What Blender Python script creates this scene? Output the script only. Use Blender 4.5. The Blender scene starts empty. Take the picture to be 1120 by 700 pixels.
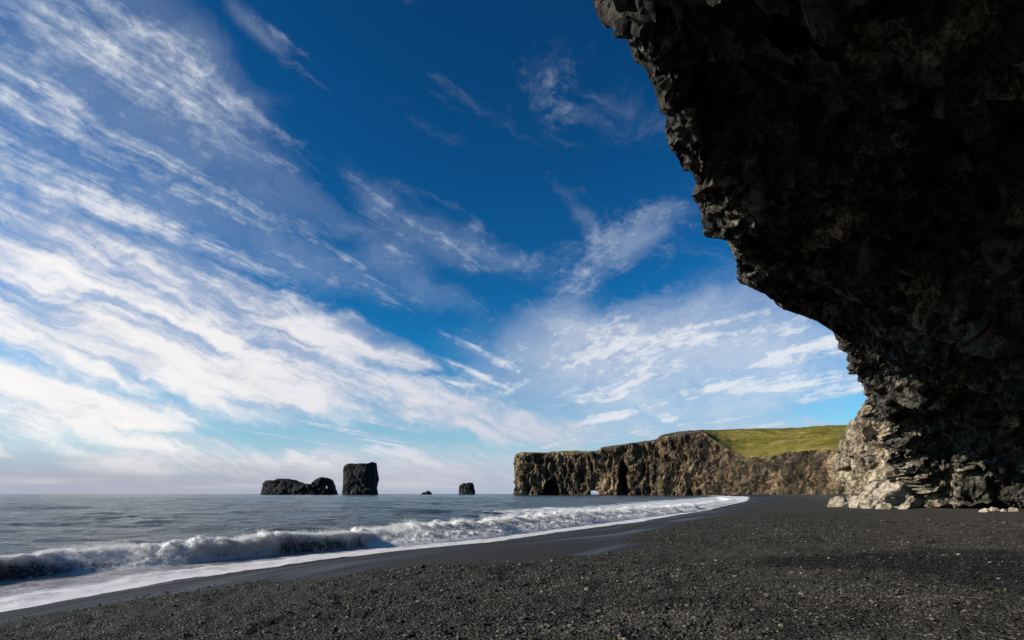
import bpy, math, random
import numpy as np
from mathutils import Vector

random.seed(7)
RNG = np.random.default_rng(11)
scene = bpy.context.scene
COL = scene.collection
F = 622.0            # focal length in pixels of the 1120 wide photograph
CAMZ = 2.6           # camera height above the sea

# ------------------------------------------------------------------ helpers
def P(px, py, y):
    """point at depth y seen at photograph pixel (px, py)"""
    return np.array([(px - 560.0) / F * y, y, CAMZ + (540.0 - py) / F * y])

def Gp(px, py, z=0.0):
    """point on the level z seen at pixel (px, py)"""
    y = (CAMZ - z) * F / (py - 540.0)
    return np.array([(px - 560.0) / F * y, y])

def _hash(ix, iy, iz, seed):
    h = (ix.astype(np.int64) * 374761393 + iy.astype(np.int64) * 668265263
         + iz.astype(np.int64) * 2147483647 + seed * 1274126177) & 0xFFFFFFFF
    h = ((h ^ (h >> 13)) * 1274126177) & 0xFFFFFFFF
    h = ((h ^ (h >> 16)) * 2246822519) & 0xFFFFFFFF
    return h ^ (h >> 15)

def _r01(h, k):
    h = ((h + k * 2654435769) * 2246822519) & 0xFFFFFFFF
    h = ((h ^ (h >> 15)) * 3266489917) & 0xFFFFFFFF
    return (h ^ (h >> 14)).astype(np.float64) / 4294967296.0

def noise3(p, seed=0):
    """value noise, -1..1"""
    i = np.floor(p).astype(np.int64); f = p - i
    f = f * f * f * (f * (f * 6 - 15) + 10)
    out = 0.0
    for dx in (0, 1):
        wx = f[:, 0] if dx else 1 - f[:, 0]
        for dy in (0, 1):
            wy = f[:, 1] if dy else 1 - f[:, 1]
            for dz in (0, 1):
                wz = f[:, 2] if dz else 1 - f[:, 2]
                out = out + wx * wy * wz * (_r01(_hash(i[:, 0] + dx, i[:, 1] + dy, i[:, 2] + dz, seed), 1) * 2 - 1)
    return out

def fbm(p, octaves=4, seed=0, gain=0.5):
    a, s, out = 1.0, 1.0, 0.0
    for o in range(octaves):
        out = out + a * noise3(p * s + o * 17.3, seed + o)
        a *= gain; s *= 2.03
    return out

def facets(p, seed=0, tilt=0.9, step=0.7, sharp=26.0):
    """broken-rock relief: every Worley cell is one tilted facet, neighbours blend over a narrow edge; returns height, edge distance"""
    i = np.floor(p).astype(np.int64)
    best = np.full(len(p), 1e9); sec = np.full(len(p), 1e9); hh = np.zeros(len(p)); ww = np.full(len(p), 1e-12)
    for dx in (-1, 0, 1):
        for dy in (-1, 0, 1):
            for dz in (-1, 0, 1):
                cx, cy, cz = i[:, 0] + dx, i[:, 1] + dy, i[:, 2] + dz
                h = _hash(cx, cy, cz, seed)
                rx = p[:, 0] - (cx + _r01(h, 1)); ry = p[:, 1] - (cy + _r01(h, 2)); rz = p[:, 2] - (cz + _r01(h, 3))
                d = rx * rx + ry * ry + rz * rz
                v = tilt * (rx * (_r01(h, 4) - .5) + ry * (_r01(h, 5) - .5) + rz * (_r01(h, 6) - .5)) * 2 + step * (_r01(h, 7) - .5)
                w = np.exp(-sharp * d)
                hh += w * v; ww += w
                m = d < best
                sec = np.where(m, best, np.minimum(sec, d)); best = np.where(m, d, best)
    return hh / ww, np.sqrt(sec) - np.sqrt(best)

def sstep(a, b, x):
    t = np.clip((x - a) / (b - a), 0, 1)
    return t * t * (3 - 2 * t)

def mesh_obj(name, verts, faces, mat, parent=None, smooth=False, attrs=None):
    """link ONE mesh object from numpy arrays (faces: N x 3 or N x 4)"""
    verts = np.asarray(verts, dtype=np.float32); faces = np.asarray(faces, dtype=np.int32)
    me = bpy.data.meshes.new(name)
    n, k = faces.shape
    me.vertices.add(len(verts)); me.vertices.foreach_set('co', verts.ravel())
    me.loops.add(n * k); me.loops.foreach_set('vertex_index', faces.ravel())
    me.polygons.add(n)
    me.polygons.foreach_set('loop_start', np.arange(0, n * k, k, dtype=np.int32))
    me.polygons.foreach_set('loop_total', np.full(n, k, dtype=np.int32))
    me.update(calc_edges=True)
    me.polygons.foreach_set('use_smooth', np.full(n, smooth, dtype=bool))
    for an, av in (attrs or {}).items():
        a = me.attributes.new(an, 'FLOAT', 'POINT'); a.data.foreach_set('value', np.asarray(av, dtype=np.float32))
    me.materials.append(mat)
    o = bpy.data.objects.new(name, me); COL.objects.link(o)
    if parent is not None: o.parent = parent
    return o

def tag(o, label=None, cat=None, group=None, kind=None):
    if label: o['label'] = label
    if cat: o['category'] = cat
    if group: o['group'] = group
    if kind: o['kind'] = kind
    return o

def grid_faces(nu, nv, wrap_u=False, flip=False):
    u = np.arange(nu if wrap_u else nu - 1); v = np.arange(nv - 1)
    U, V = np.meshgrid(u, v, indexing='ij'); U2 = (U + 1) % nu
    a, b, c, d = U * nv + V, U2 * nv + V, U2 * nv + V + 1, U * nv + V + 1
    f = np.stack([a, d, c, b] if flip else [a, b, c, d], -1)
    return f.reshape(-1, 4)

def grid_normals(G):
    du = np.gradient(G, axis=0); dv = np.gradient(G, axis=1)
    n = np.cross(du, dv); n /= np.linalg.norm(n, axis=-1, keepdims=True) + 1e-9
    return n

def interp_curve(ctrl, t_ctrl, t):
    """smooth (monotone-free Catmull-Rom) interpolation of ctrl rows at t"""
    ctrl = np.asarray(ctrl, float); t_ctrl = np.asarray(t_ctrl, float)
    m = np.gradient(ctrl, t_ctrl, axis=0)
    i = np.clip(np.searchsorted(t_ctrl, t, side='right') - 1, 0, len(t_ctrl) - 2)
    h = (t_ctrl[i + 1] - t_ctrl[i]); s = (t - t_ctrl[i]) / h
    sh = (slice(None),) + (None,) * (ctrl.ndim - 1)
    s_, h_ = s[sh], h[sh]
    return ((2 * s_**3 - 3 * s_**2 + 1) * ctrl[i] + (s_**3 - 2 * s_**2 + s_) * h_ * m[i]
            + (-2 * s_**3 + 3 * s_**2) * ctrl[i + 1] + (s_**3 - s_**2) * h_ * m[i + 1])

def lin_curve(ctrl, t_ctrl, t):
    ctrl = np.asarray(ctrl, float)
    flat = ctrl.reshape(len(ctrl), -1)
    return np.stack([np.interp(t, t_ctrl, flat[:, k]) for k in range(flat.shape[1])], -1).reshape((len(t),) + ctrl.shape[1:])

def poly_dist(x, y, poly):
    """signed distance to an open polyline; positive on its right hand side when walking along it"""
    best = np.full(x.shape, 1e18); sgn = np.ones(x.shape); along = np.zeros(x.shape)
    acc = 0.0
    for k in range(len(poly) - 1):
        ax, ay = poly[k]; bx, by = poly[k + 1]
        ex, ey = bx - ax, by - ay; L2 = ex * ex + ey * ey; L = math.sqrt(L2)
        t = np.clip(((x - ax) * ex + (y - ay) * ey) / L2, 0, 1)
        qx, qy = x - (ax + t * ex), y - (ay + t * ey)
        d = qx * qx + qy * qy
        m = d < best
        best = np.where(m, d, best)
        sgn = np.where(m, np.sign((x - ax) * ey - (y - ay) * ex + 1e-12), sgn)
        along = np.where(m, acc + t * L, along)
        acc += L
    return np.sqrt(best) * sgn, along

# ------------------------------------------------------------------ node helper
class NT:
    def __init__(s, tree): s.t = tree; s.n = tree.nodes; s.l = tree.links
    def new(s, typ, **kw):
        nd = s.n.new(typ)
        for k, v in kw.items(): setattr(nd, k, v)
        return nd
    def put(s, sock, v):
        if v is None: return
        if isinstance(v, bpy.types.NodeSocket): s.l.new(v, sock)
        else: sock.default_value = v
    def math(s, op, a, b=None, c=None, clamp=False):
        nd = s.new('ShaderNodeMath', operation=op, use_clamp=clamp)
        for i, v in enumerate((a, b, c)):
            if v is not None: s.put(nd.inputs[i], v)
        return nd.outputs[0]
    def vmath(s, op, a, b=None, scale=None):
        nd = s.new('ShaderNodeVectorMath', operation=op)
        s.put(nd.inputs[0], a)
        if b is not None: s.put(nd.inputs[1], b)
        if scale is not None: s.put(nd.inputs['Scale'], scale)
        return nd.outputs['Value'] if op in ('LENGTH', 'DOT_PRODUCT') else nd.outputs[0]
    def noise(s, vec, scale, detail=5, rough=.55, dist=0.0, out=0):
        nd = s.new('ShaderNodeTexNoise'); s.put(nd.inputs['Vector'], vec)
        nd.inputs['Scale'].default_value = scale; nd.inputs['Detail'].default_value = detail
        nd.inputs['Roughness'].default_value = rough; nd.inputs['Distortion'].default_value = dist
        return nd.outputs[out]
    def voronoi(s, vec, scale, feature='F1', out='Distance'):
        nd = s.new('ShaderNodeTexVoronoi', feature=feature); s.put(nd.inputs['Vector'], vec)
        nd.inputs['Scale'].default_value = scale
        return nd.outputs[out]
    def mapr(s, v, a, b, c=0.0, d=1.0, mode='SMOOTHSTEP'):
        nd = s.new('ShaderNodeMapRange', interpolation_type=mode)
        for i, x in enumerate((v, a, b, c, d)): s.put(nd.inputs[i], x)
        return nd.outputs[0]
    def mix(s, f, a, b, blend='MIX'):
        nd = s.new('ShaderNodeMix', data_type='RGBA', blend_type=blend)
        s.put(nd.inputs[0], f)
        for i, v in ((6, a), (7, b)):
            s.put(nd.inputs[i], v if isinstance(v, bpy.types.NodeSocket) else (*v[:3], 1.0))
        return nd.outputs[2]
    def attr(s, name): return s.new('ShaderNodeAttribute', attribute_name=name).outputs['Fac']
    def scalev(s, vec, sc):
        nd = s.new('ShaderNodeMapping'); s.put(nd.inputs['Vector'], vec); nd.inputs['Scale'].default_value = sc
        return nd.outputs[0]
    def bump(s, h, strength, dist, normal=None):
        nd = s.new('ShaderNodeBump'); s.put(nd.inputs['Height'], h)
        nd.inputs['Strength'].default_value = strength; nd.inputs['Distance'].default_value = dist
        if normal is not None: s.put(nd.inputs['Normal'], normal)
        return nd.outputs[0]

def new_mat(name):
    m = bpy.data.materials.new(name); m.use_nodes = True
    n = NT(m.node_tree); b = m.node_tree.nodes['Principled BSDF']
    pos = n.new('ShaderNodeNewGeometry').outputs['Position']
    return m, n, b, pos

# ------------------------------------------------------------------ camera
cam = bpy.data.cameras.new('camera'); cam_o = bpy.data.objects.new('camera', cam); COL.objects.link(cam_o)
cam_o.location = (0, 0, CAMZ); cam_o.rotation_euler = (math.pi / 2, 0, 0)
cam.sensor_width = 36.0; cam.lens = F / 1120 * 36.0
cam.shift_y = 190 / 1120
cam.clip_start = 0.1; cam.clip_end = 200000
scene.camera = cam_o
vs = scene.view_settings
vs.view_transform = 'Standard'; vs.look = 'None'; vs.gamma = 1.0; vs.exposure = 0.42; vs.use_curve_mapping = False

# ------------------------------------------------------------------ sun
SUN_EL = 22.5
SUN_H = np.array([-1.0, -0.20]); SUN_H /= np.linalg.norm(SUN_H)
el = math.radians(SUN_EL)
S = Vector((SUN_H[0] * math.cos(el), SUN_H[1] * math.cos(el), math.sin(el)))
sun = bpy.data.lights.new('sun', 'SUN'); sun.energy = 5.0; sun.angle = math.radians(0.5); sun.color = (1.0, 0.90, 0.76)
sun_o = bpy.data.objects.new('sun', sun); COL.objects.link(sun_o)
sun_o.rotation_euler = S.to_track_quat('Z', 'Y').to_euler(); sun_o.location = S * 100

# ------------------------------------------------------------------ world: Nishita sky with cirrus
W = bpy.data.worlds.new('World'); scene.world = W; W.use_nodes = True
n = NT(W.node_tree); W.node_tree.nodes.clear()
sky = n.new('ShaderNodeTexSky'); sky.sky_type = 'NISHITA'; sky.sun_disc = False
sky.sun_elevation = el; sky.sun_rotation = math.atan2(S.x, S.y)
sky.air_density = 1.0; sky.dust_density = 0.3; sky.ozone_density = 3.5; sky.altitude = 0
BG = 0.058
EX = 2 ** -0.42            # cloud radiances below are given as they should expose
gen = n.new('ShaderNodeTexCoord').outputs['Generated']
d_ = n.vmath('NORMALIZE', gen)
sx = n.new('ShaderNodeSeparateXYZ'); n.put(sx.inputs[0], d_)
az = n.math('ARCTAN2', sx.outputs[0], sx.outputs[1])
elv = n.math('ARCSINE', sx.outputs[2])
cb = n.new('ShaderNodeCombineXYZ'); n.put(cb.inputs[0], az); n.put(cb.inputs[1], elv); ae = cb.outputs[0]
# cloud-plane coordinates (a flat layer overhead, softened towards the horizon)
zz = n.math('ADD', n.math('MAXIMUM', sx.outputs[2], 0.0), 0.07)
cp = n.new('ShaderNodeCombineXYZ')
n.put(cp.inputs[0], n.math('DIVIDE', sx.outputs[0], zz)); n.put(cp.inputs[1], n.math('DIVIDE', sx.outputs[1], zz))
plane = cp.outputs[0]
wob = n.vmath('SUBTRACT', n.noise(ae, 7.0, 5, .6, out=1), (0.5, 0.5, 0.5))
aew = n.vmath('ADD', ae, n.vmath('MULTIPLY', wob, (0.10, 0.07, 0.0)))

def px_ae(px, py):
    x, z = (px - 560) / F, (540 - py) / F
    return math.atan2(x, 1.0), math.atan2(z, math.hypot(x, 1.0))

def blob(p0, p1, w, s):
    """soft cloud bank along the sky direction p0-p1 with half width w (in degrees of sky), weight s"""
    a, b = px_ae(*p0), px_ae(*p1)
    ang = math.atan2(b[1] - a[1], b[0] - a[0]); L = math.hypot(b[0] - a[0], b[1] - a[1]) / 2
    mp = n.new('ShaderNodeMapping', vector_type='TEXTURE')
    n.put(mp.inputs['Vector'], aew)
    mp.inputs['Location'].default_value = ((a[0] + b[0]) / 2, (a[1] + b[1]) / 2, 0)
    mp.inputs['Rotation'].default_value = (0, 0, ang)
    mp.inputs['Scale'].default_value = (L + math.radians(w) * .8, math.radians(w), 1)
    return n.math('MULTIPLY', n.mapr(n.vmath('LENGTH', mp.outputs[0]), 1.45, 0.1), s)

def total(lst):
    o = None
    for b in lst: o = b if o is None else n.math('ADD', o, b)
    return o
# (from, to, half width in degrees, weight)
THIN = [  # fibrous cirrus: the upper left fan, the filaments in the middle and the veil at right
 ((-80, 0), (250, 190), 8.0, .50), ((60, 60), (330, 215), 3.0, .40), ((-40, -60), (250, 110), 5.0, .45), ((120, -40), (262, 100), 2.4, .40),
 ((150, 120), (400, 250), 2.2, .30), ((-60, 140), (190, 250), 4.5, .45), ((240, 0), (325, 55), 0.9, .55), ((-80, 200), (330, 310), 5.0, .35),
 ((210, 230), (480, 325), 2.4, .60), ((380, 180), (450, 250), 1.5, .50), ((445, 245), (560, 285), 2.4, .75), ((375, 235), (500, 330), 1.8, .55),
 ((540, 395), (940, 385), 5.2, 1.6), ((500, 430), (660, 360), 3.0, .75), ((560, 445), (900, 440), 4.0, .60), ((605, 205), (650, 250), 1.3, .30),
 ((650, 290), (725, 240), 1.6, .34), ((600, 300), (760, 225), 3.6, .30), ((700, 350), (880, 320), 4.0, .45), ((570, 90), (640, 170), 2.4, .16), ((800, 447), (875, 425), 1.2, .45),
 ((690, 410), (930, 395), 3.0, .45), ((600, 70), (760, 160), 3.0, .22), ((560, 360), (640, 320), 1.8, .4), ((-80, 440), (560, 480), 4.0, .40), ((540, 490), (800, 470), 1.8, .40)]
THICK = [  # bright banks lower left and the bands over the horizon
 ((-80, 235), (250, 320), 3.2, .50), ((-80, 290), (330, 395), 3.4, .85), ((-80, 335), (390, 415), 2.8, 1.0), ((-80, 200), (150, 260), 3.2, .30),
 ((210, 310), (425, 380), 2.6, .75), ((100, 380), (360, 445), 3.0, .95), ((-60, 425), (215, 464), 2.4, 1.1), ((-80, 385), (120, 420), 2.2, .6),
 ((290, 445), (370, 432), 1.4, .7), ((380, 425), (570, 466), 2.2, 1.2), ((415, 388), (465, 400), 1.3, .9), ((500, 464), (640, 470), 1.2, .7),
 ((-60, 462), (55, 470), 1.1, .8), ((-60, 486), (60, 489), .8, .9), ((90, 492), (560, 499), 1.3, .95), ((300, 513), (600, 518), 1.3, .85),
 ((80, 508), (330, 512), 1.2, .80), ((-90, 508), (900, 512), 1.6, .40), ((540, 480), (780, 470), 1.4, .45), ((760, 455), (930, 470), 1.8, .45), ((330, 365), (410, 385), 1.8, .6)]
thin = n.math('MULTIPLY', n.math('SUBTRACT', 1.0, n.math('EXPONENT', n.math('MULTIPLY', total([blob(*b) for b in THIN]), -1.5))), .92)
thick = n.math('MULTIPLY', n.math('SUBTRACT', 1.0, n.math('EXPONENT', n.math('MULTIPLY', total([blob(*b) for b in THICK]), -1.5))), .98)
# streak noise along the wind (two fans), fine fbm
def streak(deg, along, across, detail, seed, w=.12):
    mp = n.new('ShaderNodeMapping', vector_type='TEXTURE'); n.put(mp.inputs['Vector'], n.vmath('ADD', plane, n.vmath('MULTIPLY', wob, (w, w, 0))))
    mp.inputs['Location'].default_value = (seed, seed * 1.7, seed)
    mp.inputs['Rotation'].default_value = (0, 0, math.radians(deg)); mp.inputs['Scale'].default_value = (1 / along, 1 / across, 1)
    return n.noise(mp.outputs[0], 1.0, detail, .64, .3)
sA = streak(60, .6, 4.2, 8, 1.3)
sB = streak(35, 1.0, 3.0, 8, 5.1, .4)
sC = streak(118, .8, 2.3, 9, 8.7, .4)
right = n.mapr(az, math.radians(-6), math.radians(6))
sF = n.math('ADD', n.math('MULTIPLY', sA, n.math('SUBTRACT', 1.0, right)), n.math('MULTIPLY', sC, right))
puff = n.noise(n.vmath('ADD', n.scalev(ae, (8, 20, 1)), n.vmath('MULTIPLY', wob, (2, 3, 0))), 1.0, 10, .66, .2)
tilt = n.new('ShaderNodeMapping', vector_type='TEXTURE'); n.put(tilt.inputs['Vector'], aew)
tilt.inputs['Rotation'].default_value = (0, 0, math.radians(-20)); tilt.inputs['Scale'].default_value = (1 / 4.5, 1 / 25, 1)
band = n.noise(tilt.outputs[0], 1.0, 8, .58, .5)
puff2 = n.noise(n.scalev(ae, (34, 60, 1)), 1.0, 7, .65, .4)
tex_thin = n.math('ADD', n.math('MULTIPLY', sF, .68), n.math('ADD', n.math('MULTIPLY', puff, .22), n.math('MULTIPLY', puff2, .20)))
tex_thick = n.math('ADD', n.math('ADD', n.math('MULTIPLY', puff, .20), n.math('MULTIPLY', band, .66)), n.math('MULTIPLY', puff2, .14))
den_thin = n.mapr(n.math('ADD', thin, n.math('MULTIPLY', n.math('SUBTRACT', tex_thin, .57), 4.8)), .05, 1.2)
den_thin = n.math('MULTIPLY', den_thin, n.mapr(thin, 0.0, .30))
veil = n.math('MULTIPLY', n.mapr(n.math('ADD', thin, n.math('MULTIPLY', n.math('SUBTRACT', puff, .5), .8)), .15, 1.0), n.math('ADD', .34, n.math('MULTIPLY', right, .42)))
den_thin = n.math('MAXIMUM', den_thin, veil)
den_thick = n.mapr(n.math('ADD', thick, n.math('MULTIPLY', n.math('SUBTRACT', tex_thick, .50), 3.2)), .12, 1.05)
den_thick = n.math('MULTIPLY', den_thick, n.mapr(thick, 0.03, .35))
veil2 = n.math('MULTIPLY', n.mapr(n.math('ADD', thick, n.math('MULTIPLY', n.math('SUBTRACT', band, .5), 1.3)), .1, .9), .62)
den_thick = n.math('MAXIMUM', den_thick, veil2)
def k(r, g, b): return (r * EX / BG, g * EX / BG, b * EX / BG)
gm = n.new('ShaderNodeGamma'); n.put(gm.inputs[0], n.vmath('SCALE', sky.outputs[0], scale=.075)); gm.inputs[1].default_value = 1.75
c_sky = n.vmath('MULTIPLY', gm.outputs[0], (.55 * EX / BG, 3.6 * EX / BG, 3.7 * EX / BG))                       # deep polarised blue
haze = n.mapr(elv, math.radians(12.5), math.radians(0.0), 0, .97)           # low band of marine haze
c1 = n.mix(haze, c_sky, k(.46, .57, .70))
c2 = n.mix(n.math('MULTIPLY', den_thin, .92), c1, n.mix(n.mapr(den_thin, .45, 1.0), k(.50, .57, .70), k(.80, .82, .86)))
warm = n.mapr(az, math.radians(12), math.radians(-42))                        # clouds nearer the sun are brighter
c_thk = n.mix(warm, k(.60, .63, .73), k(.98, .95, .93))
shade = n.math('ADD', n.math('MULTIPLY', band, .6), n.math('MULTIPLY', puff, .4))
c_thk = n.mix(n.mapr(shade, .58, .36, 0, .65), c_thk, k(.46, .48, .60))
c3 = n.mix(n.math('MULTIPLY', den_thick, .97), c2, c_thk)
# lavender bank lying on the horizon
lown = n.math('MULTIPLY', n.math('SUBTRACT', n.noise(n.scalev(ae, (4, 50, 1)), 1.0, 6, .62), .5), .055)
low = n.mapr(n.math('ADD', elv, lown), math.radians(4.2), math.radians(.9), 0, .92)
c4 = n.mix(n.math('MULTIPLY', low, n.mapr(az, math.radians(15), math.radians(-38), .45, 1.0)), c3, k(.42, .43, .52))
lineg = n.mapr(n.math('ABSOLUTE', n.math('SUBTRACT', elv, math.radians(.9))), math.radians(.7), 0.0, 0, .4)
c4 = n.mix(n.math('MULTIPLY', lineg, n.mapr(n.noise(n.scalev(ae, (5, 40, 1)), 1.0, 4, .6), .42, .62)), c4, k(.70, .70, .72))
bg = n.new('ShaderNodeBackground'); n.put(bg.inputs[0], c4); bg.inputs[1].default_value = BG
wo = n.new('ShaderNodeOutputWorld'); n.l.new(bg.outputs[0], wo.inputs[0])
W.cycles.sampling_method = 'MANUAL'; W.cycles.sample_map_resolution = 512

# ------------------------------------------------------------------ materials
def rock_material(name, dark, mid, pale, pale_amt=.5, scale=1.0, lichen=None, rough=.9, bump=1.0, streaks=0.0, vein=None):
    m, n, b, pos = new_mat(name)
    p = n.vmath('SCALE', pos, scale=scale)
    n1 = n.noise(p, .35, 8, .65, .3); n2 = n.noise(p, 1.7, 8, .7, .2); n3 = n.noise(p, 7.0, 6, .7)
    v = n.voronoi(p, 2.4, 'F1', 'Color'); sv = n.new('ShaderNodeSeparateColor'); n.put(sv.inputs[0], v)
    f = n.math('ADD', n.math('MULTIPLY', n2, .7), n.math('MULTIPLY', n3, .45))
    f = n.math('ADD', f, n.math('MULTIPLY', n.math('SUBTRACT', sv.outputs[0], .5), .18))
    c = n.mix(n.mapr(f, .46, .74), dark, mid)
    c = n.mix(n.math('MULTIPLY', n.mapr(n.math('ADD', n1, n.math('MULTIPLY', n.math('SUBTRACT', n3, .5), .5)), .62 - .25 * pale_amt, .80 - .25 * pale_amt), .85), c, pale)
    if streaks:
        st = n.noise(n.scalev(p, (2.2, 2.2, .16)), 1.0, 8, .68, .3)
        c = n.mix(n.math('MULTIPLY', n.mapr(st, .45, .62), streaks), c, dark)
    if vein:
        c = n.mix(n.mapr(n.math('ADD', n.attr('tuff'), n.math('MULTIPLY', n.math('SUBTRACT', n2, .5), 1.4)), .56, .86), c, n.mix(n.mapr(f, .40, .72), vein[0], vein[1]))
    if lichen:
        c = n.mix(n.math('MULTIPLY', n.mapr(n.noise(p, .8, 7, .7, .5), .60, .70), .7), c, lichen)
    n.put(b.inputs['Base Color'], c); b.inputs['Roughness'].default_value = rough
    b.inputs['Specular IOR Level'].default_value = .25
    h = n.math('ADD', n.math('MULTIPLY', n2, 1.0), n.math('MULTIPLY', n3, .5))
    vd = n.voronoi(n.vmath('ADD', p, n.vmath('SCALE', n.noise(p, 3.0, 4, out=1), scale=.3)), 3.2, 'F1')
    h = n.math('ADD', h, n.math('MULTIPLY', vd, .7))
    n.put(b.inputs['Normal'], n.bump(h, .8 * bump, .25 / scale))
    return m

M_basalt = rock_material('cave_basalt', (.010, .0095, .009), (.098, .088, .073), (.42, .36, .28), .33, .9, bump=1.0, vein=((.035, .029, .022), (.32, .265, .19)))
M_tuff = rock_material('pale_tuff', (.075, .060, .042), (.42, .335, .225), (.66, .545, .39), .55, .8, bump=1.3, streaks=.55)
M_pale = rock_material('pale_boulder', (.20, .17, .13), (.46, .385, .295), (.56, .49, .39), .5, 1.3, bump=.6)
M_head = rock_material('headland_rock', (.030, .023, .016), (.21, .147, .080), (.40, .29, .165), .50, .045, lichen=(.12, .105, .03), bump=.9, streaks=.85)
M_stack = rock_material('stack_rock', (.014, .014, .014), (.030, .030, .027), (.055, .058, .045), .3, .06, bump=1.0)

def grass_material():
    m, n, b, pos = new_mat('headland_grass')
    a = n.noise(pos, .02, 8, .65, .4); c_ = n.noise(pos, .12, 7, .7)
    c = n.mix(n.mapr(a, .40, .62), (.120, .108, .016), (.260, .205, .045))
    c = n.mix(n.math('MULTIPLY', n.mapr(n.math('ADD', c_, n.math('MULTIPLY', n.math('SUBTRACT', a, .5), .6)), .50, .66), .75), c, (.085, .070, .030))
    c = n.mix(n.math('MULTIPLY', n.mapr(n.noise(n.scalev(pos, (.012, .012, .10)), 1.0, 7, .7, .5), .56, .64), .6), c, (.05, .045, .025))
    n.put(b.inputs['Base Color'], c); b.inputs['Roughness'].default_value = .95; b.inputs['Specular IOR Level'].default_value = .1
    n.put(b.inputs['Normal'], n.bump(c_, .8, 4.0))
    return m
M_grass = grass_material()

def beach_material():
    m, n, b, pos = new_mat('black_sand_and_gravel')
    dry = n.attr('dry'); g = n.attr('gravel'); wet = n.attr('wet'); painted_shade = n.attr('painted_shade')
    v = n.new('ShaderNodeTexVoronoi'); n.put(v.inputs['Vector'], pos); v.inputs['Scale'].default_value = 30.0
    sc = n.new('ShaderNodeSeparateColor'); n.put(sc.inputs[0], v.outputs['Color'])
    v2 = n.voronoi(pos, 9.0, 'F1', 'Color'); sc2 = n.new('ShaderNodeSeparateColor'); n.put(sc2.inputs[0], v2)
    fine = n.noise(pos, 35.0, 4, .7); big = n.noise(pos, .25, 7, .65, .3); mid = n.noise(pos, 2.2, 6, .65)
    c = n.mix(n.mapr(sc.outputs[0], .1, .95), (.009, .0088, .0083), (.046, .042, .035))
    c = n.mix(n.mapr(sc.outputs[1], .86, .98, 0, .8), c, (.17, .155, .125))
    c = n.mix(n.mapr(sc2.outputs[0], .80, .97, 0, .55), c, (.078, .066, .047))
    c = n.mix(n.mapr(mid, .48, .64, 0, .75), c, (.010, .010, .0095))
    c = n.mix(n.mapr(big, .46, .66, 0, .40), c, (.060, .054, .045))
    c = n.mix(n.math('MULTIPLY', dry, n.mapr(n.math('ADD', fine, n.math('MULTIPLY', n.math('SUBTRACT', mid, .5), .8)), .35, .68, .25, .95)), c, (.088, .077, .065))
    sand = n.mix(n.mapr(fine, .35, .7), (.022, .0202, .0190), (.040, .0362, .0335))
    sand = n.mix(n.mapr(big, .42, .62, 0, .5), sand, (.046, .041, .037))
    c = n.mix(g, sand, c)
    c = n.mix(n.math('MULTIPLY', wet, .75), c, (.0125, .0118, .0118))
    c = n.mix(n.math('MULTIPLY', painted_shade, .95), c, n.mix(n.mapr(sc.outputs[1], .90, .99), (.008, .0078, .0075), (.10, .095, .08)))  # gravel colour darkened in place of a cast shadow
    n.put(b.inputs['Base Color'], c)
    n.put(b.inputs['Roughness'], n.mapr(wet, .1, 1, .92, .34)); b.inputs['Specular IOR Level'].default_value = .18
    hb = n.math('ADD', n.math('MULTIPLY', n.math('MULTIPLY', v.outputs['Distance'], g), -1.0), n.math('MULTIPLY', fine, .25))
    n.put(b.inputs['Normal'], n.bump(hb, .9, .05))
    return m
M_beach = beach_material()

def sea_material():
    m, n, b, pos = new_mat('sea_water')
    d = n.vmath('LENGTH', pos)
    w1 = n.noise(n.scalev(pos, (.55, 1.0, 1)), .9, 7, .62, .3)
    w2 = n.noise(n.scalev(pos, (.35, 1.0, 1)), .16, 6, .6, .3)
    w3 = n.noise(n.scalev(pos, (.25, 1.0, 1)), .02, 6, .6)
    h = n.math('ADD', n.math('MULTIPLY', w1, .60), n.math('ADD', n.math('MULTIPLY', w2, 1.6), n.math('MULTIPLY', w3, 5.0)))
    n.put(b.inputs['Normal'], n.bump(h, 1.0, 1.4))
    foam = n.mapr(n.math('ADD', n.attr('foam'), n.math('MULTIPLY', n.math('SUBTRACT', n.noise(n.scalev(pos, (.5, 1, 1)), 1.0, 9, .72, .6), .5), 1.5)), .38, .70)
    c = n.mix(foam, n.mix(n.mapr(w3, .4, .65), (.022, .036, .043), (.036, .055, .062)), (.62, .63, .65))
    n.put(b.inputs['Base Color'], c); n.put(b.inputs['Roughness'], n.math('ADD', .16, n.math('MULTIPLY', foam, .6)))
    b.inputs['IOR'].default_value = 1.333
    return m
M_sea = sea_material()

def surf_material():
    m, n, b, pos = new_mat('surf_water')
    f = n.attr('foam')
    a = n.noise(n.scalev(pos, (1, 1, .45)), 2.4, 9, .72, .5); l = n.noise(pos, 9.0, 7, .72, .4)
    lace = n.math('ADD', n.math('MULTIPLY', a, .75), n.math('MULTIPLY', l, .35))
    k_ = n.mapr(n.math('ADD', f, n.math('MULTIPLY', n.math('SUBTRACT', lace, .55), 2.6)), .22, .95)
    c = n.mix(k_, (.020, .032, .038), (.80, .79, .78))
    n.put(b.inputs['Base Color'], c); n.put(b.inputs['Roughness'], n.math('ADD', .14, n.math('MULTIPLY', k_, .7)))
    b.inputs['IOR'].default_value = 1.333
    n.put(b.inputs['Normal'], n.bump(n.math('ADD', a, n.math('MULTIPLY', l, .5)), .6, .12))
    return m
M_surf = surf_material()

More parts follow.
